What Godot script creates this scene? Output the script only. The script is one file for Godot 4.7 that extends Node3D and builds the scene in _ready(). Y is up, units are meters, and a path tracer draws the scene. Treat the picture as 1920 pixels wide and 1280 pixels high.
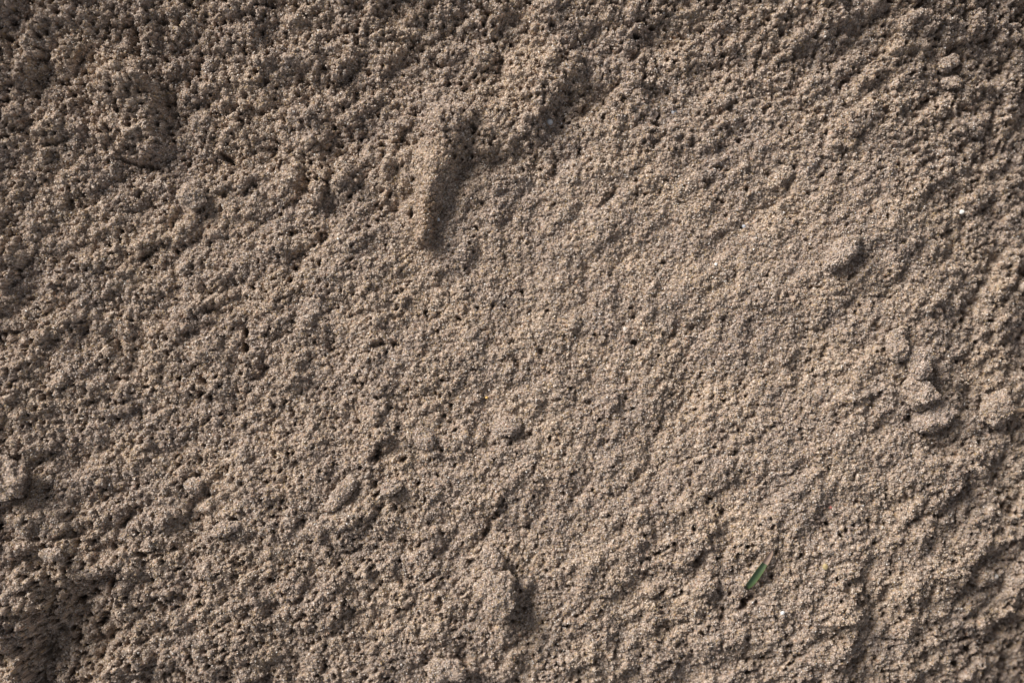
extends Node3D
# A close view straight down on damp, crumbly sand. Plan coordinates: u to the right, v towards the viewer's feet,
# heights alike, all in quarter millimetres (S metres); the middle of the view is u 960, v 640.

const S := 0.00025
const STEP := 2.0
const U0 := -130.0
const V0 := -130.0
const NU := 1091            # fine columns, 2 units apart
const NV := 771             # fine rows
const OUT := 50             # coarser rows and columns on every side, out to the horizon
var relief := PackedFloat32Array()      # NU * NV heights: the lie of the sand, then with crumbs
var warp := PackedVector2Array()         # NU * NV: how outlines wander, so that nothing is smooth
var rng := RandomNumberGenerator.new()
var taken := {}
var spin: Array[Basis] = []
var clods := []
var grain_mesh: ArrayMesh
var sand_matter: StandardMaterial3D


func _ready() -> void:
	rng.seed = 7113
	# ---- camera, sky, sun, exposure
	var cam := Camera3D.new()
	cam.name = "camera"
	cam.fov = 27.0
	cam.near = 0.02
	cam.far = 600.0
	cam.position = Vector3(0.0, 0.6664, 0.0)
	cam.rotation_degrees = Vector3(-90.0, 0.0, 0.0)
	var lens := CameraAttributesPhysical.new()
	lens.frustum_focal_length = 50.0
	lens.frustum_focus_distance = 0.662
	lens.exposure_aperture = 3.2
	lens.frustum_near = 0.02
	lens.frustum_far = 600.0
	cam.attributes = lens
	cam.fov = 27.0
	add_child(cam)
	var air := Environment.new()
	air.background_mode = Environment.BG_SKY
	var sky := Sky.new()
	var dome := ProceduralSkyMaterial.new()
	dome.sky_top_color = Color(0.60, 0.61, 0.64)
	dome.sky_horizon_color = Color(0.70, 0.72, 0.74)
	dome.sky_curve = 0.2
	dome.sky_energy_multiplier = 0.44
	dome.ground_bottom_color = Color(0.30, 0.27, 0.23)
	dome.ground_horizon_color = Color(0.55, 0.54, 0.52)
	sky.sky_material = dome
	air.sky = sky
	air.tonemap_mode = Environment.TONE_MAPPER_LINEAR
	air.tonemap_exposure = 3.9
	air.sdfgi_enabled = true
	air.ssao_enabled = true
	air.ssil_enabled = true
	var around := WorldEnvironment.new()
	around.name = "daylight"
	around.environment = air
	add_child(around)
	var sun := DirectionalLight3D.new()
	sun.name = "sun"
	sun.light_color = Color(1.0, 0.973, 0.94)
	sun.light_energy = 0.5
	sun.light_angular_distance = 28.0
	sun.shadow_enabled = true
	sun.sky_mode = DirectionalLight3D.SKY_MODE_LIGHT_ONLY
	add_child(sun)
	sun.look_at_from_position(Vector3(-0.80, 0.74, -0.66), Vector3.ZERO, Vector3.UP)

	# ---- the sand
	for i in 512:
		spin.append(Basis(Quaternion(Vector3(rng.randfn(), rng.randfn(), rng.randfn()).normalized(), rng.randf() * TAU)))
	grain_mesh = make_grain()
	sand_matter = StandardMaterial3D.new()
	sand_matter.vertex_color_use_as_albedo = true
	sand_matter.roughness = 0.75
	sand_matter.metallic_specular = 0.35
	clods = clod_list()
	lay_relief()
	var lie := relief.duplicate()
	crumble()
	open_pits()
	var ground := make_ground()
	cover_with_grains(ground)
	glints(ground)

	# ---- clods lying on it
	for c in clod_list():
		make_clod(c, lie)
	# ---- pebbles, blade, straw
	for p in pebble_list():
		make_pebble(p)
	make_blade()
	make_straw()


# ---------------------------------------------------------------- helpers
func numbered(called: String) -> String:
	var n: int = taken.get(called, 0)
	taken[called] = n + 1
	return called if n == 0 else "%s_%03d" % [called, n]


func thing(called: String, label: String, category: String, at: Vector3, group := "") -> Node3D:
	var o := Node3D.new()
	o.name = numbered(called)
	o.position = at
	o.set_meta("label", label)
	o.set_meta("category", category)
	if group != "":
		o.set_meta("group", group)
	add_child(o, true)
	return o


func part(called: String, mesh: Mesh, matter: Material, parent: Node) -> MeshInstance3D:
	var o := MeshInstance3D.new()
	o.name = called
	o.mesh = mesh
	o.material_override = matter
	o.cast_shadow = GeometryInstance3D.SHADOW_CASTING_SETTING_ON
	parent.add_child(o, true)
	return o


func place(u: float, h: float, v: float) -> Vector3:
	return Vector3((u - 960.0) * S, h * S, (v - 640.0) * S)


func height(u: float, v: float, from: PackedFloat32Array) -> float:
	var x := clampf((u - U0) / STEP, 0.0, NU - 1.01)
	var y := clampf((v - V0) / STEP, 0.0, NV - 1.01)
	var i := int(x)
	var j := int(y)
	var fx := x - i
	var fy := y - j
	var k := j * NU + i
	return lerpf(lerpf(from[k], from[k + 1], fx), lerpf(from[k + NU], from[k + NU + 1], fx), fy)


func roughness(u: float, v: float) -> float:
	var r := 0.44 + 0.3 * clampf((1000.0 - u) / 900.0, 0.0, 1.0) + 0.36 * clampf((420.0 - v) / 420.0, 0.0, 1.0)
	r += 0.28 * clampf((u - 1650.0) / 250.0, 0.0, 1.0) + 0.2 * clampf((v - 900.0) / 350.0, 0.0, 1.0)
	r -= 0.7 * exp(-pow(pow((u - 812.0) / 52.0, 2.0) + pow((v - 375.0) / 92.0, 2.0), 1.5))
	r -= 0.14 * exp(-(pow((u - 1250.0) / 330.0, 2.0) + pow((v - 480.0) / 200.0, 2.0)))
	r += 0.35 * exp(-(pow((u - 130.0) / 90.0, 2.0) + pow((v - 1170.0) / 110.0, 2.0)))
	return clampf(r, 0.12, 1.1)


# ---------------------------------------------------------------- relief
func bump(u: float, v: float, ru: float, rv: float, deg: float, h: float, power := 1.0) -> void:
	var reach := maxf(ru, rv) * 2.4
	var stray := clampf(minf(ru, rv) / 26.0, 0.0, 1.0)
	var c := cos(deg_to_rad(deg))
	var s := sin(deg_to_rad(deg))
	for j in range(maxi(0, int((v - reach - V0) / STEP)), mini(NV, int((v + reach - V0) / STEP) + 1)):
		var y := V0 + j * STEP - v
		for i in range(maxi(0, int((u - reach - U0) / STEP)), mini(NU, int((u + reach - U0) / STEP) + 1)):
			var x := U0 + i * STEP - u
			var off := warp[j * NU + i] * stray
			var a := ((x + off.x) * c + (y + off.y) * s) / ru
			var b := ((y + off.y) * c - (x + off.x) * s) / rv
			var d := a * a + b * b
			if d < 5.8:
				relief[j * NU + i] += h * exp(-pow(d, power))


# A bank along a line: it rises gently over `gentle` on its left hand and breaks off within `steep` on its right hand.
func bank(points: PackedVector2Array, gentle: float, steep: float, h_start: float, h_end: float, fade := 0.18, taper := 1.0, loose := 1.0) -> void:
	var lo := points[0]
	var hi := points[0]
	var total := 0.0
	for k in points.size():
		lo = lo.min(points[k])
		hi = hi.max(points[k])
		if k:
			total += points[k].distance_to(points[k - 1])
	var reach := maxf(gentle, steep)
	for j in range(maxi(0, int((lo.y - reach - V0) / STEP)), mini(NV, int((hi.y + reach - V0) / STEP) + 1)):
		for i in range(maxi(0, int((lo.x - reach - U0) / STEP)), mini(NU, int((hi.x + reach - U0) / STEP) + 1)):
			var p := Vector2(U0 + i * STEP, V0 + j * STEP) + warp[j * NU + i] * loose
			var best := 1e9
			var side := 1.0
			var along := 0.0
			var gone := 0.0
			var over := 0.0
			for k in points.size() - 1:
				var a := points[k]
				var d := points[k + 1] - a
				var raw := (p - a).dot(d) / d.length_squared()
				var t := clampf(raw, 0.0, 1.0)
				var off := p - (a + d * t)
				var far := off.length()
				if far < best:
					best = far
					side = signf(d.x * off.y - d.y * off.x)
					along = (gone + d.length() * t) / total
					over = maxf(maxf(-raw, raw - 1.0), 0.0) * d.length() / reach
				gone += d.length()
			var w := (gentle if side < 0.0 else steep) * lerpf(taper, 1.0, smoothstep(0.0, 0.7, along))
			var q := 1.0 - best / w
			if q > 0.0:
				var end := smoothstep(0.0, fade, along) * smoothstep(0.0, 0.18, 1.0 - along)
				var f := q * q * (3.0 - 2.0 * q)
				relief[j * NU + i] += lerpf(h_start, h_end, along) * f * lerpf(end, 1.0, 0.15 if over == 0.0 else 0.0)


func lay_of(u: float, v: float) -> float:
	# the broad lie of the sand, edges tilted off the sun to darken them: rising to the left and away, falling off at the right and at the near right corner
	var h := 0.03 * (760.0 - minf(u, 760.0))
	if u < 380.0:
		h += 0.00040 * pow(minf(380.0 - u, 520.0), 2.0)
	if u > 1500.0:
		h -= 0.00052 * pow(minf(u - 1500.0, 560.0), 2.0)
	if v < 270.0:
		h += 0.00080 * pow(minf(270.0 - v, 400.0), 2.0)
	if v > 940.0:
		h -= 0.00050 * pow(minf(v - 940.0, 470.0), 2.0)
	return h


func lay_relief() -> void:
	relief.resize(NU * NV)
	warp.resize(NU * NV)
	var wander := FastNoiseLite.new()
	wander.seed = 61
	wander.frequency = 1.0 / 26.0
	wander.fractal_octaves = 3
	wander.fractal_gain = 0.6
	for j in NV:
		for i in NU:
			warp[j * NU + i] = Vector2(wander.get_noise_2d(i * STEP, j * STEP), wander.get_noise_2d(i * STEP + 5000.0, j * STEP)) * 22.0
	var broad := FastNoiseLite.new()
	broad.seed = 11
	broad.frequency = 1.0 / 230.0
	broad.fractal_octaves = 3
	var lumpy := FastNoiseLite.new()
	lumpy.seed = 23
	lumpy.frequency = 1.0 / 46.0
	lumpy.fractal_octaves = 3
	for j in NV:
		var v := V0 + j * STEP
		for i in NU:
			var u := U0 + i * STEP
			# the fine ripples run from the lower left to the upper right
			var along := (u - v) * 0.70711
			var across := (u + v) * 0.70711
			relief[j * NU + i] = lay_of(u, v) + broad.get_noise_2d(u, v) * 20.0 + lumpy.get_noise_2d(along * 0.55, across) * (6.0 + 12.0 * pow(roughness(u, v), 1.5))
			relief[j * NU + i] += broad.get_noise_2d(along * 2.0 + 3000.0, across * 2.7) * 26.0 * clampf(roughness(u, v) - 0.25, 0.0, 1.0)
			var slid := exp(-pow((u - 1190.0) / 330.0, 2.0) - pow((v - 600.0) / 300.0, 2.0))
			relief[j * NU + i] += slid * 8.0 * lumpy.get_noise_2d((u + 0.12 * v) * 0.9 + 700.0, v * 0.13)
	# the spur in the upper middle: a plateau whose right-hand edge breaks off, and a tongue that runs down from it
	bank(PackedVector2Array([Vector2(828, 275), Vector2(860, 258), Vector2(930, 240), Vector2(985, 232), Vector2(1015, 203), Vector2(1040, 165), Vector2(1068, 130), Vector2(1100, 80)]), 120.0, 58.0, 34.0, 20.0)
	bank(PackedVector2Array([Vector2(975, 240), Vector2(1008, 210), Vector2(1030, 175), Vector2(1055, 140), Vector2(1085, 120)]), 50.0, 14.0, 22.0, 20.0)
	bank(PackedVector2Array([Vector2(790, 466), Vector2(795, 430), Vector2(801, 390), Vector2(812, 330), Vector2(826, 275), Vector2(838, 225), Vector2(850, 180)]), 54.0, 62.0, 44.0, 62.0, 0.05, 0.34, 0.25)
	bump(1085, 190, 40, 34, -30, -12.0)
	bump(900, 320, 50, 26, -20, -8.0)
	bump(846, 400, 18, 44, 15, -12.0)
	bump(745, 300, 7, 60, 6, -10.0)
	# hollows on its left
	bump(690, 250, 32, 50, 20, -24.0)
	bump(566, 352, 17, 42, 25, -26.0)
	bump(618, 338, 9, 34, 20, -20.0)
	bump(672, 345, 9, 30, 20, -18.0)
	bump(640, 275, 60, 24, -40, -20.0)
	bump(610, 130, 12, 14, 0, -18.0)
	bump(660, 70, 40, 18, 20, -12.0)
	bank(PackedVector2Array([Vector2(600, 170), Vector2(640, 130), Vector2(680, 80), Vector2(760, 60)]), 60.0, 20.0, 12.0, 14.0)
	bump(735, 75, 42, 32, 0, 10.0)
	bump(585, 110, 48, 42, 0, 12.0)
	# upper left
	bump(264, 72, 13, 16, 0, -26.0)
	bump(318, 62, 34, 34, 0, 12.0)
	bump(250, 205, 90, 58, 76, 42.0, 2.2)
	bump(272, 150, 14, 26, 10, 10.0)
	bump(245, 250, 40, 26, 10, 8.0)
	bump(326, 205, 24, 44, 0, -22.0)
	bump(645, 325, 27, 22, -50, 24.0, 1.8)
	bump(592, 350, 32, 17, 100, 24.0, 1.8)
	bump(1650, 204, 26, 18, -15, 16.0, 1.6)
	bump(1386, 1112, 26, 16, -48, 12.0, 1.6)
	bump(195, 145, 14, 10, 0, -8.0)
	bump(440, 330, 40, 22, 20, 8.0)
	bump(500, 50, 22, 18, 0, -14.0)
	bump(495, 205, 20, 16, 0, 9.0)
	bump(540, 225, 46, 30, 0, 8.0)
	bank(PackedVector2Array([Vector2(-60, 250), Vector2(30, 175), Vector2(110, 90), Vector2(170, -20)]), 70.0, 50.0, 14.0, 14.0)
	bump(95, 150, 60, 40, -30, -10.0)
	# left
	bank(PackedVector2Array([Vector2(140, 500), Vector2(185, 492), Vector2(215, 470), Vector2(240, 450)]), 40.0, 14.0, 14.0, 14.0)
	bump(32, 480, 4, 34, 4, -10.0)
	bump(60, 625, 55, 40, -25, -16.0)
	bump(8, 660, 40, 34, 0, -12.0)
	bump(250, 675, 50, 22, -20, -9.0)
	bump(90, 720, 20, 14, 0, -14.0)
	# lower left hollow
	bump(135, 1185, 86, 98, 14, -40.0, 1.2)
	bump(70, 1235, 20, 34, 10, -22.0)
	bump(95, 1175, 16, 20, 30, -20.0)
	bump(140, 1130, 22, 12, -20, -18.0)
	bump(190, 1215, 16, 20, 20, -16.0)
	bump(120, 1250, 24, 20, 0, -14.0)
	bump(110, 1215, 15, 12, 20, 16.0, 1.8)
	bump(160, 1185, 20, 14, -30, 16.0, 1.8)
	bump(90, 1195, 34, 70, 8, -24.0)
	bump(150, 1110, 46, 26, -12, -20.0)
	bump(120, 1120, 16, 14, 0, 14.0)
	bump(168, 1150, 26, 16, -30, 12.0)
	bump(60, 1250, 24, 44, 0, -16.0)
	bump(205, 1180, 16, 26, 10, -10.0)
	bank(PackedVector2Array([Vector2(45, 1310), Vector2(40, 1240), Vector2(48, 1175), Vector2(70, 1110), Vector2(75, 1062)]), 60.0, 26.0, 44.0, 22.0)
	bank(PackedVector2Array([Vector2(215, 1150), Vector2(213, 1110), Vector2(208, 1075)]), 30.0, 10.0, 14.0, 14.0)
	bump(145, 950, 16, 34, 0, -12.0)
	bump(60, 925, 30, 13, -30, -24.0)
	bump(30, 985, 24, 26, 30, -14.0)
	bump(262, 790, 60, 20, -40, -8.0)
	bump(300, 1250, 70, 40, 0, -8.0)
	bump(180, 1225, 40, 22, -35, 12.0)
	# middle
	bump(900, 485, 26, 16, -40, -12.0)
	bump(880, 612, 60, 4, 12, -8.0)
	bump(955, 690, 22, 16, 0, 7.0)
	bump(1105, 500, 12, 6, -40, -10.0)
	bank(PackedVector2Array([Vector2(695, 895), Vector2(703, 850), Vector2(722, 815), Vector2(750, 795)]), 60.0, 9.0, 18.0, 12.0)
	bump(690, 985, 56, 30, -25, -14.0)
	bump(640, 1050, 46, 28, -30, -14.0)
	bump(930, 980, 50, 30, -35, -10.0)
	bump(860, 1240, 14, 12, 0, -14.0)
	bump(975, 1155, 34, 20, -20, -14.0)
	bump(700, 1180, 70, 40, -30, -8.0)
	bump(1010, 1000, 24, 14, 0, -8.0)
	# right
	bump(1345, 95, 60, 24, -30, -10.0)
	bump(1215, 90, 26, 40, 20, -12.0)
	bank(PackedVector2Array([Vector2(1150, 190), Vector2(1195, 120), Vector2(1215, 45), Vector2(1235, -20)]), 90.0, 26.0, 12.0, 14.0)
	bump(1360, 160, 22, 30, 10, -14.0)
	bump(1275, 248, 34, 22, -30, 10.0)
	bump(1250, 300, 46, 24, -20, 6.0)
	bump(1812, 15, 20, 14, 0, -16.0)
	bump(1700, 245, 30, 26, 0, 8.0)
	bump(1440, 370, 40, 22, -20, -9.0)
	bump(1390, 425, 26, 18, -20, -7.0)
	bump(1700, 165, 70, 30, -20, 8.0)
	bump(1905, 480, 20, 26, 0, -26.0)
	bump(1870, 500, 40, 30, 0, -10.0)
	bump(1645, 700, 70, 60, 20, 12.0)
	bump(1850, 570, 12, 26, 10, -14.0)
	bump(1835, 735, 20, 26, 0, -16.0)
	bank(PackedVector2Array([Vector2(1740, 960), Vector2(1790, 925), Vector2(1820, 885), Vector2(1870, 855), Vector2(1960, 830)]), 90.0, 36.0, 14.0, 22.0)
	bump(1700, 890, 50, 36, -20, 10.0)
	bump(1820, 935, 44, 30, -35, -18.0)
	bump(1765, 930, 50, 16, -10, -10.0)
	bump(1560, 975, 24, 40, 10, -10.0)
	bank(PackedVector2Array([Vector2(1600, 1200), Vector2(1614, 1150), Vector2(1600, 1100), Vector2(1597, 1062), Vector2(1625, 1020)]), 80.0, 22.0, 24.0, 10.0)
	bump(1640, 1120, 28, 60, 5, -16.0)
	bump(1558, 1205, 22, 14, 0, -18.0)
	bank(PackedVector2Array([Vector2(1290, 1085), Vector2(1305, 1040), Vector2(1330, 1000), Vector2(1350, 985)]), 60.0, 16.0, 18.0, 14.0)
	bump(1310, 1060, 12, 30, 25, -12.0)
	bank(PackedVector2Array([Vector2(1800, 1110), Vector2(1845, 1065), Vector2(1865, 1030), Vector2(1890, 1000)]), 70.0, 22.0, 18.0, 14.0)
	bump(1850, 1090, 24, 12, -20, -10.0)
	bump(1900, 1220, 40, 34, 0, -18.0)
	bump(1845, 1220, 34, 22, -30, -12.0)
	bump(1352, 1160, 14, 20, 0, -12.0)
	bump(1400, 1240, 40, 20, -30, -8.0)
	bump(1110, 1245, 50, 34, -20, 10.0)
	bump(1175, 1190, 14, 12, 0, -14.0)
	bump(1500, 545, 30, 14, -35, -8.0)
	bump(1490, 400, 20, 12, -30, -10.0)
	# broken lumps and the crevices between them, thickest at the left and far side
	for n in 900:
		var u := U0 + rng.randf() * NU * STEP
		var v := V0 + rng.randf() * NV * STEP
		var q := roughness(u, v)
		if rng.randf() < (q - 0.25) * 1.1:
			var r := rng.randf_range(9.0, 13.0 + 17.0 * rng.randf())
			bump(u, v, r * rng.randf_range(1.0, 1.5), r, rng.randf_range(0.0, 180.0), rng.randf_range(4.0, 9.0) * (0.5 + q), 2.0)
			if rng.randf() < 0.7:
				bump(u + r * 1.1, v + r * 0.7, r * 1.0, r * 0.32, rng.randf_range(95.0, 170.0), -rng.randf_range(9.0, 20.0) * (0.4 + q))
	# by each clod: a gap dug away from the sun to darken its shadow
	for c in clod_list():
		bump(c[0] + c[2] * 0.75, c[1] + c[3] * 0.6, c[2] * 0.5, c[3] * 0.5, -45.0, -0.4 * c[5])
		bump(c[0], c[1], c[2] * 1.2, c[3] * 1.2, c[4], 0.1 * c[5])


func dome(field: PackedFloat32Array, u: float, v: float, r: float, top: float, squash: float) -> void:
	var i0 := maxi(0, ceili((u - r - U0) / STEP))
	var i1 := mini(NU - 1, floori((u + r - U0) / STEP))
	var j0 := maxi(0, ceili((v - r - V0) / STEP))
	var j1 := mini(NV - 1, floori((v + r - V0) / STEP))
	var rr := r * r
	for j in range(j0, j1 + 1):
		var y := V0 + j * STEP - v
		for i in range(i0, i1 + 1):
			var x := U0 + i * STEP - u
			var d := rr - x * x - y * y
			if d > 0.0:
				var h := top + (sqrt(d) - r) * squash
				var k := j * NU + i
				if h > field[k]:
					field[k] = h


# Small pits and cracks that stand open between the crumbs.
func open_pits() -> void:
	bump(788, 462, 12.6, 7.0, 0, -14.8, 1.8)
	bump(770, 398, 4, 9, 10, -22.0, 1.8)
	bump(815, 262, 6.3, 4.9, 30, -16.9, 1.8)
	bump(668, 180, 9.0, 18.2, 10, -19.0, 1.8)
	bump(720, 40, 12.6, 6.3, 0, -16.9, 1.8)
	bump(258, 308, 41.4, 5.6, 14, -18.7, 1.8)
	bump(426, 298, 20.0, 4.0, 38, -34.0, 1.8)
	bump(460, 180, 9.0, 5.6, 30, -14.8, 1.8)
	bump(140, 490, 6.3, 8.4, 40, -16.9, 1.8)
	bump(66, 497, 12.0, 6.0, -20, -20.4, 1.8)
	bump(225, 650, 9.0, 11.2, 40, -19.0, 1.8)
	bump(460, 625, 5.0, 10.0, 0, -48.0, 1.8)
	bump(460, 652, 5.0, 10.0, 0, -48.0, 1.8)
	bump(381, 714, 13.0, 5.0, 40, -40.8, 1.8)
	bump(605, 448, 8.1, 11.2, 30, -23.2, 1.8)
	bump(600, 492, 4.0, 8.0, 0, -23.8, 1.8)
	bump(440, 745, 9.0, 5.6, 30, -14.8, 1.8)
	bump(209, 1105, 4.0, 32.0, 0, -37.4, 1.8)
	bump(130, 1000, 23.4, 6.3, -15, -27.4, 1.8)
	bump(12, 925, 30.6, 4.9, 0, -27.4, 1.8)
	bump(268, 1038, 13.0, 5.0, 10, -34.0, 1.8)
	bump(860, 597, 6.0, 3.0, 25, -25.3, 1.6)
	bump(745, 574, 5.1, 4.2, 25, -21.1, 1.6)
	bump(1015, 660, 7.6, 5.4, 25, -19.0, 1.6)
	bump(968, 678, 9.3, 4.8, 65, -16.9, 1.6)
	bump(1190, 595, 6.0, 6.0, 25, -12.6, 1.6)
	bump(1175, 712, 6.8, 5.0, 75, -13.1, 1.6)
	bump(1190, 642, 6.0, 4.0, 20, -23.8, 1.8)
	bump(706, 850, 6.0, 22.0, 15, -34.0, 1.8)
	bump(888, 1058, 12.6, 6.3, 0, -14.8, 1.8)
	bump(1360, 105, 10.8, 5.6, 0, -23.2, 1.8)
	bump(1190, 110, 9.0, 12.6, 60, -19.0, 1.8)
	bump(1165, 205, 9.0, 5.6, 30, -14.8, 1.8)
	bump(1300, 270, 7.2, 7.0, 30, -14.8, 1.8)
	bump(1590, 150, 10.8, 4.9, 0, -21.1, 1.8)
	bump(1668, 205, 9.0, 9.1, 40, -27.4, 1.8)
	bump(1715, 100, 8.1, 11.2, 40, -19.0, 1.8)
	bump(1545, 268, 7.2, 18.2, 10, -12.6, 1.8)
	bump(1723, 335, 9.0, 5.6, 30, -14.8, 1.8)
	bump(1880, 235, 10.8, 7.0, 30, -16.9, 1.8)
	bump(1650, 615, 12.6, 6.3, 20, -14.8, 1.8)
	bump(1746, 710, 7.2, 8.4, 60, -19.0, 1.8)
	bump(1765, 738, 10.8, 6.3, 20, -16.9, 1.8)
	bump(1720, 780, 16.0, 6.0, -25, -27.2, 1.8)
	bump(1795, 795, 6.3, 6.3, 30, -19.0, 1.8)
	bump(1405, 1132, 22.0, 6.0, -50, -34.0, 1.8)
	bump(1357, 960, 10.8, 6.3, 0, -16.9, 1.8)
	bump(1300, 610, 6.8, 7.2, 35, -16.9, 1.6)


# Sand that holds together in crumbs, with pores between them: domes of many sizes piled on the lie of the sand.
func crumble() -> void:
	var field := relief.duplicate()
	for j in NV:
		for i in NU:
			var r := roughness(U0 + i * STEP, V0 + j * STEP)
			field[j * NU + i] -= 3.5 + 8.0 * r
	var w := NU * STEP
	var d := NV * STEP
	for n in 12500:
		var u := U0 + rng.randf() * w
		var v := V0 + rng.randf() * d
		var q := roughness(u, v)
		var r := (3.6 + 8.5 * rng.randf() * rng.randf()) * (0.55 + 0.55 * q)
		if under_clod(u, v):
			continue
		dome(field, u, v, r, height(u, v, relief) + rng.randf_range(-6.0, 3.4) * (0.25 + q), 0.9)
	var big := field.duplicate()
	for n in 95000:
		var u := U0 + rng.randf() * w
		var v := V0 + rng.randf() * d
		var q := roughness(u, v)
		var r := 2.3 + 3.2 * rng.randf() * rng.randf() + 1.2 * q
		if under_clod(u, v):
			continue
		var z := lerpf(height(u, v, big), height(u, v, relief), 0.5)
		dome(field, u, v, r, z + rng.randf_range(-4.5, 2.6) * (0.35 + q * 0.9), 1.0)
	# pores: narrow gaps that go deep between the crumbs
	relief = field
	var tall := FastNoiseLite.new()
	tall.seed = 41
	tall.frequency = 1.0 / 60.0
	for n in 26000:
		var u := U0 + rng.randf() * w
		var v := V0 + rng.randf() * d
		var q := roughness(u, v) + 0.5 * tall.get_noise_2d(u, v)
		if rng.randf() * 1.5 < q * q:
			var deep := -rng.randf_range(5.0, 10.0 + 10.0 * q)
			for k in 1 + rng.randi() % 4:
				var r := rng.randf_range(1.5, 2.2 + 2.4 * rng.randf() * q)
				bump(u, v, r * rng.randf_range(1.0, 2.2), r, rng.randf_range(-80.0, 100.0), deep * rng.randf_range(0.5, 1.0), 1.5)
				u += rng.randf_range(-4.0, 4.0)
				v += rng.randf_range(-4.0, 4.0)


func coordinates(first: float, count: int) -> PackedFloat32Array:
	var c := PackedFloat32Array()
	var low := PackedFloat32Array()
	var x := first
	var gap := STEP
	for k in OUT:
		gap *= 1.22
		x -= gap
		low.append(x)
	low.reverse()
	c.append_array(low)
	for k in count:
		c.append(first + k * STEP)
	x = first + (count - 1) * STEP
	gap = STEP
	for k in OUT:
		gap *= 1.22
		x += gap
		c.append(x)
	return c


func make_ground() -> MeshInstance3D:
	var us := coordinates(U0, NU)
	var vs := coordinates(V0, NV)
	var nu := us.size()
	var nv := vs.size()
	var at := PackedVector3Array()
	at.resize(nu * nv)
	var tint := PackedColorArray()
	tint.resize(nu * nv)
	var patches := FastNoiseLite.new()
	patches.seed = 5
	patches.frequency = 1.0 / 160.0
	var swell := FastNoiseLite.new()
	swell.seed = 77
	swell.frequency = 1.0 / 900.0
	for j in nv:
		var v := vs[j]
		for i in nu:
			var u := us[i]
			var h := 0.0
			if i >= OUT and i < OUT + NU and j >= OUT and j < OUT + NV:
				h = relief[(j - OUT) * NU + i - OUT]
			else:
				var cu := clampf(u, U0, U0 + (NU - 1) * STEP)
				var cv := clampf(v, V0, V0 + (NV - 1) * STEP)
				var away := Vector2(u - cu, v - cv).length()
				var keep := exp(-away / 260.0)
				h = height(cu, cv, relief) * keep + (1.0 - keep) * swell.get_noise_2d(u, v) * 60.0
			at[j * nu + i] = place(u, h, v)
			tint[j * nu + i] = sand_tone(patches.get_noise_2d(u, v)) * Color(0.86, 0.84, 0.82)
	var index := PackedInt32Array()
	index.resize((nu - 1) * (nv - 1) * 6)
	var n := 0
	for j in nv - 1:
		for i in nu - 1:
			var k := j * nu + i
			index[n] = k
			index[n + 1] = k + 1
			index[n + 2] = k + nu
			index[n + 3] = k + 1
			index[n + 4] = k + nu + 1
			index[n + 5] = k + nu
			n += 6
	var a := []
	a.resize(Mesh.ARRAY_MAX)
	a[Mesh.ARRAY_VERTEX] = at
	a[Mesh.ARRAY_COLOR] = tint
	a[Mesh.ARRAY_INDEX] = index
	var m := ArrayMesh.new()
	m.add_surface_from_arrays(Mesh.PRIMITIVE_TRIANGLES, a)
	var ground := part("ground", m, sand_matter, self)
	ground.set_meta("kind", "structure")
	ground.set_meta("label", "pale beige crumbly damp sand surface with pits and ridges")
	return ground


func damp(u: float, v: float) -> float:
	return exp(-pow((u - 803.0) / 28.0, 2.0) - pow((v - 405.0) / 62.0, 2.0)) + 0.35 * exp(-pow((u - 870.0) / 70.0, 2.0) - pow((v - 280.0) / 50.0, 2.0))  # damp on the tongue; second term: fainter browning below the plateau edge


func sand_tone(patch: float) -> Color:
	# linear colour of one grain
	var k := rng.randf()
	var c := Color(0.426, 0.340, 0.279)
	if k < 0.10:
		c = Color(0.36, 0.265, 0.15)
	elif k < 0.22:
		c = Color(0.62, 0.55, 0.48)
	elif k < 0.28:
		c = Color(0.13, 0.10, 0.08)
	elif k < 0.32:
		c = Color(0.31, 0.19, 0.13)
	elif k < 0.42:
		c = Color(0.39, 0.34, 0.315)
	var b := rng.randf_range(0.52, 1.42) * (1.0 + 0.16 * patch)
	return Color(c.r * b, c.g * b * (1.0 - 0.01 * patch), c.b * b * (1.0 - 0.06 * patch))


# A grain: a lump of twenty facets, about one unit in radius.
func make_grain() -> ArrayMesh:
	var g := (1.0 + sqrt(5.0)) / 2.0
	var p: Array[Vector3] = [Vector3(-1, g, 0), Vector3(1, g, 0), Vector3(-1, -g, 0), Vector3(1, -g, 0), Vector3(0, -1, g), Vector3(0, 1, g), Vector3(0, -1, -g), Vector3(0, 1, -g), Vector3(g, 0, -1), Vector3(g, 0, 1), Vector3(-g, 0, -1), Vector3(-g, 0, 1)]
	for i in 12:
		p[i] = p[i].normalized() * S * rng.randf_range(0.82, 1.16)
	var f := [0, 11, 5, 0, 5, 1, 0, 1, 7, 0, 7, 10, 0, 10, 11, 1, 5, 9, 5, 11, 4, 11, 10, 2, 10, 7, 6, 7, 1, 8, 3, 9, 4, 3, 4, 2, 3, 2, 6, 3, 6, 8, 3, 8, 9, 4, 9, 5, 2, 4, 11, 6, 2, 10, 8, 6, 7, 9, 8, 1]
	var at := PackedVector3Array(p)
	var index := PackedInt32Array()
	for k in range(0, 60, 3):
		index.append_array([f[k], f[k + 2], f[k + 1]])
	var a := []
	a.resize(Mesh.ARRAY_MAX)
	a[Mesh.ARRAY_VERTEX] = at
	a[Mesh.ARRAY_INDEX] = index
	var m := ArrayMesh.new()
	m.add_surface_from_arrays(Mesh.PRIMITIVE_TRIANGLES, a)
	return m


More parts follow.
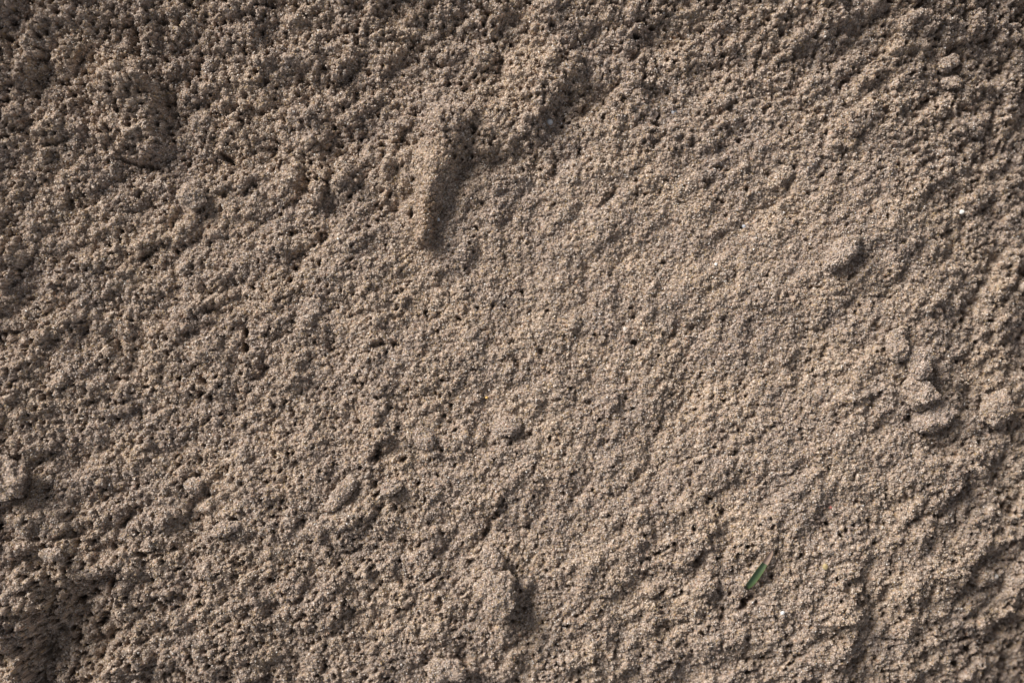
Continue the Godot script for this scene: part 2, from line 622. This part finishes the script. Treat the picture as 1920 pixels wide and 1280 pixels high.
func glints(ground: Node) -> void:
	var many := MultiMesh.new()
	many.transform_format = MultiMesh.TRANSFORM_3D
	many.use_colors = true
	many.mesh = grain_mesh
	many.instance_count = 5200
	for i in many.instance_count:
		var u := rng.randf_range(-40.0, 1960.0)
		var v := rng.randf_range(-40.0, 1320.0)
		var r := 1.0 + 1.3 * rng.randf() * rng.randf() * rng.randf()
		many.set_instance_transform(i, Transform3D(spin[rng.randi() & 511].scaled(Vector3(r, r * 0.8, r)), place(u, height(u, v, relief) + rng.randf_range(2.0, 4.5), v)))
		var b := rng.randf_range(0.55, 0.85)
		many.set_instance_color(i, Color(b, b * 0.96, b * 0.91))
	var quartz := StandardMaterial3D.new()
	quartz.vertex_color_use_as_albedo = true
	quartz.roughness = 0.18
	var o := MultiMeshInstance3D.new()
	o.name = "quartz_grains"
	o.multimesh = many
	o.material_override = quartz
	o.set_meta("kind", "stuff")
	ground.add_child(o, true)


func scatter(places: PackedVector3Array, parent: Node, tone: Color, low: float, high: float, patched := false) -> void:
	var patches := FastNoiseLite.new()
	patches.seed = 5
	patches.frequency = 1.0 / 160.0
	var many := MultiMesh.new()
	many.transform_format = MultiMesh.TRANSFORM_3D
	many.use_colors = true
	many.mesh = grain_mesh
	many.instance_count = places.size()
	for i in places.size():
		var r := low + (high - low) * rng.randf() * rng.randf()
		many.set_instance_transform(i, Transform3D(spin[rng.randi() & 511].scaled(Vector3(r, r * 0.85, r)), places[i]))
		var c := tone
		var patch := 0.0
		if patched:
			var u := places[i].x / S + 960.0
			var v := places[i].z / S + 640.0
			patch = patches.get_noise_2d(u, v)
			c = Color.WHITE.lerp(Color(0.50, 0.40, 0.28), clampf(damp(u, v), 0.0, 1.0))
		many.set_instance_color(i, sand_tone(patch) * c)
	var o := MultiMeshInstance3D.new()
	o.name = "sand_grains"
	o.multimesh = many
	o.material_override = sand_matter
	o.set_meta("kind", "stuff")
	parent.add_child(o, true)


func under_clod(u: float, v: float) -> bool:
	for c in clods:
		var x: float = u - c[0]
		var y: float = v - c[1]
		if absf(x) < 60.0 and absf(y) < 60.0:
			var t := deg_to_rad(c[4])
			var a: float = (x * cos(t) + y * sin(t)) / (c[2] + 5.0)
			var b: float = (y * cos(t) - x * sin(t)) / (c[3] + 5.0)
			if a * a + b * b < 1.0:
				return true
	return false


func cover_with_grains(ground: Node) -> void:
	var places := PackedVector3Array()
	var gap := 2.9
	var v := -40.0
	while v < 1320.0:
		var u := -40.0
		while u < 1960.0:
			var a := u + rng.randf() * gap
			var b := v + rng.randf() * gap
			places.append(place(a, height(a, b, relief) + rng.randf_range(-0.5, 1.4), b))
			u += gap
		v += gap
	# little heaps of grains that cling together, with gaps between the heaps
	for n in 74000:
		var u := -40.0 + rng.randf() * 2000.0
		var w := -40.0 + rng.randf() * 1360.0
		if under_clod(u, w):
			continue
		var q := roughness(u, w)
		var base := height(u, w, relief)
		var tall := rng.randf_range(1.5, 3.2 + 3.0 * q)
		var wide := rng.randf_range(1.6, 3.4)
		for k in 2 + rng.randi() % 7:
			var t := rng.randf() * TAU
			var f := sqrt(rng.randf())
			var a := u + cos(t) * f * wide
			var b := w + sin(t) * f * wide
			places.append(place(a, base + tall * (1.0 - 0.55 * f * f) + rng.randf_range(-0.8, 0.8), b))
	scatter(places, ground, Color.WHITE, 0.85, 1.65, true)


# ---------------------------------------------------------------- clods
# u, v, half length, half width, turn of the length from u, height, roughness, grey, label
func clod_list() -> Array:
	return [
		[362.0, 372.0, 25.0, 19.0, 20.0, 15.0, 0.6, 0.3, "small pale sand clod below a thin dark crack in the upper left"],
		[30.0, 888.0, 42.0, 36.0, 20.0, 26.0, 0.7, 0.4, "dark greyish sand clod cut by the left edge above a black gap"],
		[950.0, 798.0, 26.0, 18.0, -25.0, 17.0, 0.5, 0.5, "smooth greyish sand clod with a small nose near the centre of the sand"],
		[796.0, 822.0, 20.0, 15.0, 30.0, 10.0, 0.5, 0.6, "flat grey sand clod beside the smooth nosed clod"],
		[930.0, 1112.0, 42.0, 33.0, 70.0, 25.0, 0.8, 0.1, "blocky tall sand clod with a pale left face and deep shadow below"],
		[923.0, 1046.0, 24.0, 16.0, 40.0, 19.0, 0.8, 0.3, "smaller ragged sand clod touching the top of the blocky tall clod"],
		[832.0, 1264.0, 38.0, 22.0, 0.0, 22.0, 0.4, 0.5, "smooth grey sand clod half cut by the bottom edge of the picture"],
		[640.0, 924.0, 36.0, 14.0, -52.0, 17.0, 0.5, 0.4, "slanting finger of sand with a shadow along its right side"],
		[733.0, 913.0, 22.0, 12.0, -32.0, 13.0, 0.5, 0.4, "short sand clod right of the slanting sand finger"],
		[1577.0, 472.0, 38.0, 20.0, -42.0, 23.0, 0.4, 0.4, "lone smooth elongated sand clod with a hard black shadow, on flat sand"],
		[1788.0, 112.0, 22.0, 12.0, -18.0, 17.0, 0.5, 0.3, "upper of two flat sand clods near the top right corner"],
		[1797.0, 147.0, 18.0, 11.0, -10.0, 15.0, 0.5, 0.3, "lower of two flat sand clods near the top right corner"],
		[1683.0, 648.0, 30.0, 17.0, 80.0, 25.0, 0.5, 0.4, "topmost upright clod of the chain of four smooth clods"],
		[1725.0, 683.0, 28.0, 20.0, 80.0, 24.0, 0.4, 0.7, "round grey clod second from the top in the chain of four"],
		[1727.0, 736.0, 32.0, 26.0, 40.0, 23.0, 0.6, 0.3, "broad clod third from the top in the chain of four"],
		[1757.0, 783.0, 36.0, 23.0, -22.0, 24.0, 0.5, 0.7, "lowest grey speckled clod of the chain of four, under a black crack"],
		[1888.0, 768.0, 33.0, 27.0, -60.0, 19.0, 1.0, 0.0, "blurred crumbly sand clod next to the bit of straw"],
		[424.0, 990.0, 27.0, 12.0, -24.0, 16.0, 0.5, 0.4, "pale flattish sand clod with a pointed right end and dark shadow"],
		[113.0, 1030.0, 20.0, 9.0, 5.0, 12.0, 0.5, 0.4, "small oblong sand clod on the rim of the dark hollow"],
		[366.0, 908.0, 14.0, 13.0, 0.0, 13.0, 0.6, 0.2, "small round knob of sand above the pale pointed clod"],
	]


func make_clod(c: Array, lie: PackedFloat32Array) -> void:
	var a: float = c[2]
	var b: float = c[3]
	var h: float = c[5] * 1.2
	var ground_h := height(c[0], c[1], lie)
	var o := thing("sand_clod", c[8], "clod", place(c[0], ground_h, c[1]), "clods of sand")
	o.rotation_degrees.y = -c[4]
	var lumps := FastNoiseLite.new()
	lumps.seed = int(c[0]) * 3 + int(c[1])
	lumps.frequency = 1.0 / 16.0 if a < 60.0 else 1.0 / 24.0
	lumps.fractal_octaves = 4
	lumps.fractal_gain = 0.6
	var rough: float = c[6]
	var amp := (0.22 + 0.14 * rough)
	var nu := int(clampf(a * 1.6, 30.0, 110.0))
	var nv := int(nu * 0.5)
	var at := PackedVector3Array()
	var tint := PackedColorArray()
	var grey: float = c[7]
	var tone := Color(1, 1, 1).lerp(Color(0.94, 0.95, 1.0), grey * 0.6)
	for j in nv + 1:
		for i in nu:
			at.append(clod_point(PI * j / nv, TAU * i / nu, a, b, h, lumps, amp) * S)
			tint.append(sand_tone(0.0) * tone * Color(0.9, 0.88, 0.86))
	var index := PackedInt32Array()
	for j in nv:
		for i in nu:
			var i2 := (i + 1) % nu
			index.append_array([j * nu + i, j * nu + i2, (j + 1) * nu + i, j * nu + i2, (j + 1) * nu + i2, (j + 1) * nu + i])
	var arrays := []
	arrays.resize(Mesh.ARRAY_MAX)
	arrays[Mesh.ARRAY_VERTEX] = at
	arrays[Mesh.ARRAY_COLOR] = tint
	arrays[Mesh.ARRAY_INDEX] = index
	var m := ArrayMesh.new()
	m.add_surface_from_arrays(Mesh.PRIMITIVE_TRIANGLES, arrays)
	var body := part("clod_body", m, sand_matter, o)
	var places := PackedVector3Array()
	for n in int(TAU * 1.9 * (a + h * 0.5) * (b + h * 0.5) / 6.0):
		var p := clod_point(acos(rng.randf_range(-0.25, 1.0)), rng.randf() * TAU, a, b, h, lumps, amp)
		places.append((p + Vector3(rng.randf_range(-0.6, 0.6), rng.randf_range(-0.2, 0.9), rng.randf_range(-0.6, 0.6))) * S)
	scatter(places, body, tone, 1.0, 1.7)


func clod_point(polar: float, round_: float, a: float, b: float, h: float, lumps: FastNoiseLite, amp: float) -> Vector3:
	var d := Vector3(sin(polar) * cos(round_), cos(polar), sin(polar) * sin(round_))
	# squarer than an egg, flat underneath
	var k := 1.0 / pow(pow(absf(d.x), 2.6) + pow(absf(d.y), 2.6) + pow(absf(d.z), 2.6), 1.0 / 2.6)
	var p := d * lerpf(1.0, k, 0.6)
	p = Vector3(p.x * a, p.y * h * 0.78, p.z * b)
	var low := lumps.get_noise_3d(p.x * 0.45, p.y * 0.45 + 40.0, p.z * 0.45)
	var fine := lumps.get_noise_3d(p.x * 1.6 + 90.0, p.y * 1.6, p.z * 1.6)
	return p * (1.0 + low * amp * 1.8) + d * fine * amp * 18.0 + Vector3(0, h * 0.16, 0)


# ---------------------------------------------------------------- pebbles
func pebble_list() -> Array:
	return [
		[1823.0, 392.0, 5.5, Color(0.80, 0.78, 0.74), "white angular grit stone, the brightest one, on the right side of the sand"],
		[1342.0, 496.0, 3.4, Color(0.76, 0.76, 0.76), "tiny white grit stone on the flat sand left of the lone elongated clod"],
		[1472.0, 1153.0, 4.4, Color(0.78, 0.79, 0.80), "white grit stone below the grass blade"],
		[1904.0, 1098.0, 6.0, Color(0.50, 0.47, 0.44), "rounded pale grey pebble at the right edge of the sand"],
		[1549.0, 1063.0, 6.5, Color(0.42, 0.33, 0.17), "yellowish rounded pebble right of the grass blade tip"],
		[1562.0, 953.0, 3.2, Color(0.50, 0.20, 0.17), "reddish speck of stone above the yellowish pebble"],
		[1172.0, 617.0, 5.0, Color(0.55, 0.50, 0.45), "pale pinkish pebble on the smooth sand right of the centre"],
		[822.0, 412.0, 3.6, Color(0.66, 0.68, 0.70), "pale grit stone in the shadow at the foot of the sand spur"],
		[1398.0, 423.0, 4.4, Color(0.46, 0.48, 0.53), "bluish grey pebble in a shallow dip of flat sand"],
		[1265.0, 209.0, 6.0, Color(0.40, 0.41, 0.44), "flat grey pebble pressed into the sand right of the spur"],
		[1031.0, 229.0, 6.5, Color(0.40, 0.41, 0.43), "flat bluish grey pebble right below the overhang of the spur"],
		[912.0, 746.0, 3.2, Color(0.66, 0.43, 0.14), "tiny orange grain of stone above the smooth nosed clod"],
		[1773.0, 773.0, 3.2, Color(0.78, 0.76, 0.73), "tiny white grain stuck on the lowest clod of the chain"],
	]


func make_pebble(p: Array) -> void:
	var r: float = p[2]
	var top := height(p[0], p[1], relief)
	if p[0] == 1773.0:
		top += 22.0
	var noise := FastNoiseLite.new()
	noise.seed = int(p[0])
	noise.frequency = 0.9
	var st := SurfaceTool.new()
	st.begin(Mesh.PRIMITIVE_TRIANGLES)
	st.set_smooth_group(-1)
	var rows := 7
	var cols := 10
	var q: Array[Vector3] = []
	for j in rows + 1:
		for i in cols:
			var polar := PI * j / rows
			var d := Vector3(sin(polar) * cos(TAU * i / cols), cos(polar) * 0.72, sin(polar) * sin(TAU * i / cols) * 0.84)
			q.append(d * r * S * (1.0 + 0.28 * noise.get_noise_3dv(d * 1.3)))
	for j in rows:
		for i in cols:
			var i2 := (i + 1) % cols
			for k in [j * cols + i, j * cols + i2, (j + 1) * cols + i, j * cols + i2, (j + 1) * cols + i2, (j + 1) * cols + i]:
				st.add_vertex(q[k])
	st.generate_normals()
	var stone := StandardMaterial3D.new()
	var c: Color = p[3]
	stone.albedo_color = c.linear_to_srgb()
	stone.roughness = 0.42
	var o := MeshInstance3D.new()
	o.name = numbered("pebble")
	o.mesh = st.commit()
	o.material_override = stone
	o.position = place(p[0], top + r * 0.45 + 0.6, p[1])
	o.rotation_degrees.y = float(int(p[0]) % 180)
	o.set_meta("label", p[4])
	o.set_meta("category", "pebble")
	o.set_meta("group", "pebbles and grit on the sand")
	add_child(o, true)


# ---------------------------------------------------------------- grass blade and straw
# A leaf strip along `spine` (x along, y up) with half widths; folded at the middle, thin but solid.
func strip(spine: PackedVector3Array, widths: PackedFloat32Array, fold: float, tones: Array, across: int) -> ArrayMesh:
	var st := SurfaceTool.new()
	st.begin(Mesh.PRIMITIVE_TRIANGLES)
	st.set_smooth_group(0)
	var n := spine.size()
	for side in 2:
		for k in n - 1:
			for w in across:
				var q := []
				for e in [[k, w], [k, w + 1], [k + 1, w + 1], [k + 1, w]]:
					var at: int = e[0]
					var f: float = float(e[1]) / across * 2.0 - 1.0
					var dir := (spine[mini(at + 1, n - 1)] - spine[maxi(at - 1, 0)]).normalized()
					var out := dir.cross(Vector3.UP).normalized()
					var p := spine[at] + out * f * widths[at] + Vector3.UP * (absf(f) * fold * widths[at] + 0.12 * sin(f * 19.0))
					if side == 1:
						p -= Vector3.UP * 0.7
					var g := (f + 1.0) / 2.0
					var c: Color = tones[0].lerp(tones[1], smoothstep(0.25, 0.85, g))
					var vein := 1.0 + 0.16 * sin(f * 19.0 + 0.7) + rng.randf_range(-0.09, 0.09)
					if absf(f) > 0.9:
						c = c.lerp(tones[2], 0.75)
					q.append([p * S, c * vein])
				var order := [0, 1, 2, 0, 2, 3] if side == 0 else [0, 2, 1, 0, 3, 2]
				for i in order:
					st.set_color(q[i][1])
					st.add_vertex(q[i][0])
	st.generate_normals()
	return st.commit()


func make_blade() -> void:
	var base := Vector2(1407, 1096)
	var g := height(base.x, base.y, relief)
	var o := thing("grass_blade", "short green grass blade with a brown dried tip poking out of the sand", "grass", place(base.x, g, base.y))
	var leaf := StandardMaterial3D.new()
	leaf.vertex_color_use_as_albedo = true
	leaf.roughness = 0.5
	leaf.backlight = Color(0.10, 0.14, 0.05)
	var line := PackedVector3Array()
	var wide := PackedFloat32Array()
	# from under the sand up to where the green ends, then the tip
	var path := [[-5.0, 9.0, -3.0, 6.2], [-1.0, 1.0, 3.0, 6.6], [6.0, -8.0, 8.0, 7.6], [12.0, -18.0, 11.5, 8.0], [19.0, -29.0, 14.0, 7.4], [27.0, -41.0, 15.5, 6.0]]
	for p in path:
		line.append(Vector3(p[0], maxf(p[2] + 2.0, height(base.x + p[0], base.y + p[1], relief) - g + 10.0) if p[0] > -2.0 else p[2], p[1]))
		wide.append(p[3] * 0.88)
	var end_h := line[-1].y
	part("leaf", strip(line, wide, 0.25, [Color(0.026, 0.046, 0.026), Color(0.055, 0.092, 0.034), Color(0.12, 0.155, 0.055)], 8), leaf, o)
	var dry := StandardMaterial3D.new()
	dry.vertex_color_use_as_albedo = true
	dry.roughness = 0.7
	line = PackedVector3Array()
	wide = PackedFloat32Array()
	for p in [[26.5, -40.2, 15.6, 6.0], [30.0, -46.5, 17.0, 5.8], [34.0, -53.0, 18.0, 5.0], [38.0, -60.0, 18.6, 3.4], [41.0, -66.0, 19.0, 0.6]]:
		line.append(Vector3(p[0], end_h + p[2] - 15.2, p[1]))
		wide.append(p[3])
	part("dried_tip", strip(line, wide, 0.35, [Color(0.13, 0.095, 0.08), Color(0.22, 0.155, 0.125), Color(0.28, 0.19, 0.11)], 6), dry, o)


func make_straw() -> void:
	var g := height(1908, 772, relief)
	var o := thing("straw_bit", "small tan bit of dry straw at the right edge beside a clod", "straw", place(1908, g, 772))
	var dry := StandardMaterial3D.new()
	dry.vertex_color_use_as_albedo = true
	dry.roughness = 0.6
	var line := PackedVector3Array()
	var wide := PackedFloat32Array()
	for p in [[-8.0, -3.0, 16.0, 0.8], [2.0, -1.0, 19.0, 2.6], [12.0, 0.5, 20.0, 3.6], [28.0, 1.0, 20.0, 4.0], [44.0, 0.0, 19.0, 3.6]]:
		line.append(Vector3(p[0], p[2], p[1]))
		wide.append(p[3])
	part("stalk", strip(line, wide, -0.3, [Color(0.34, 0.24, 0.16), Color(0.29, 0.20, 0.13), Color(0.24, 0.17, 0.11)], 6), dry, o)
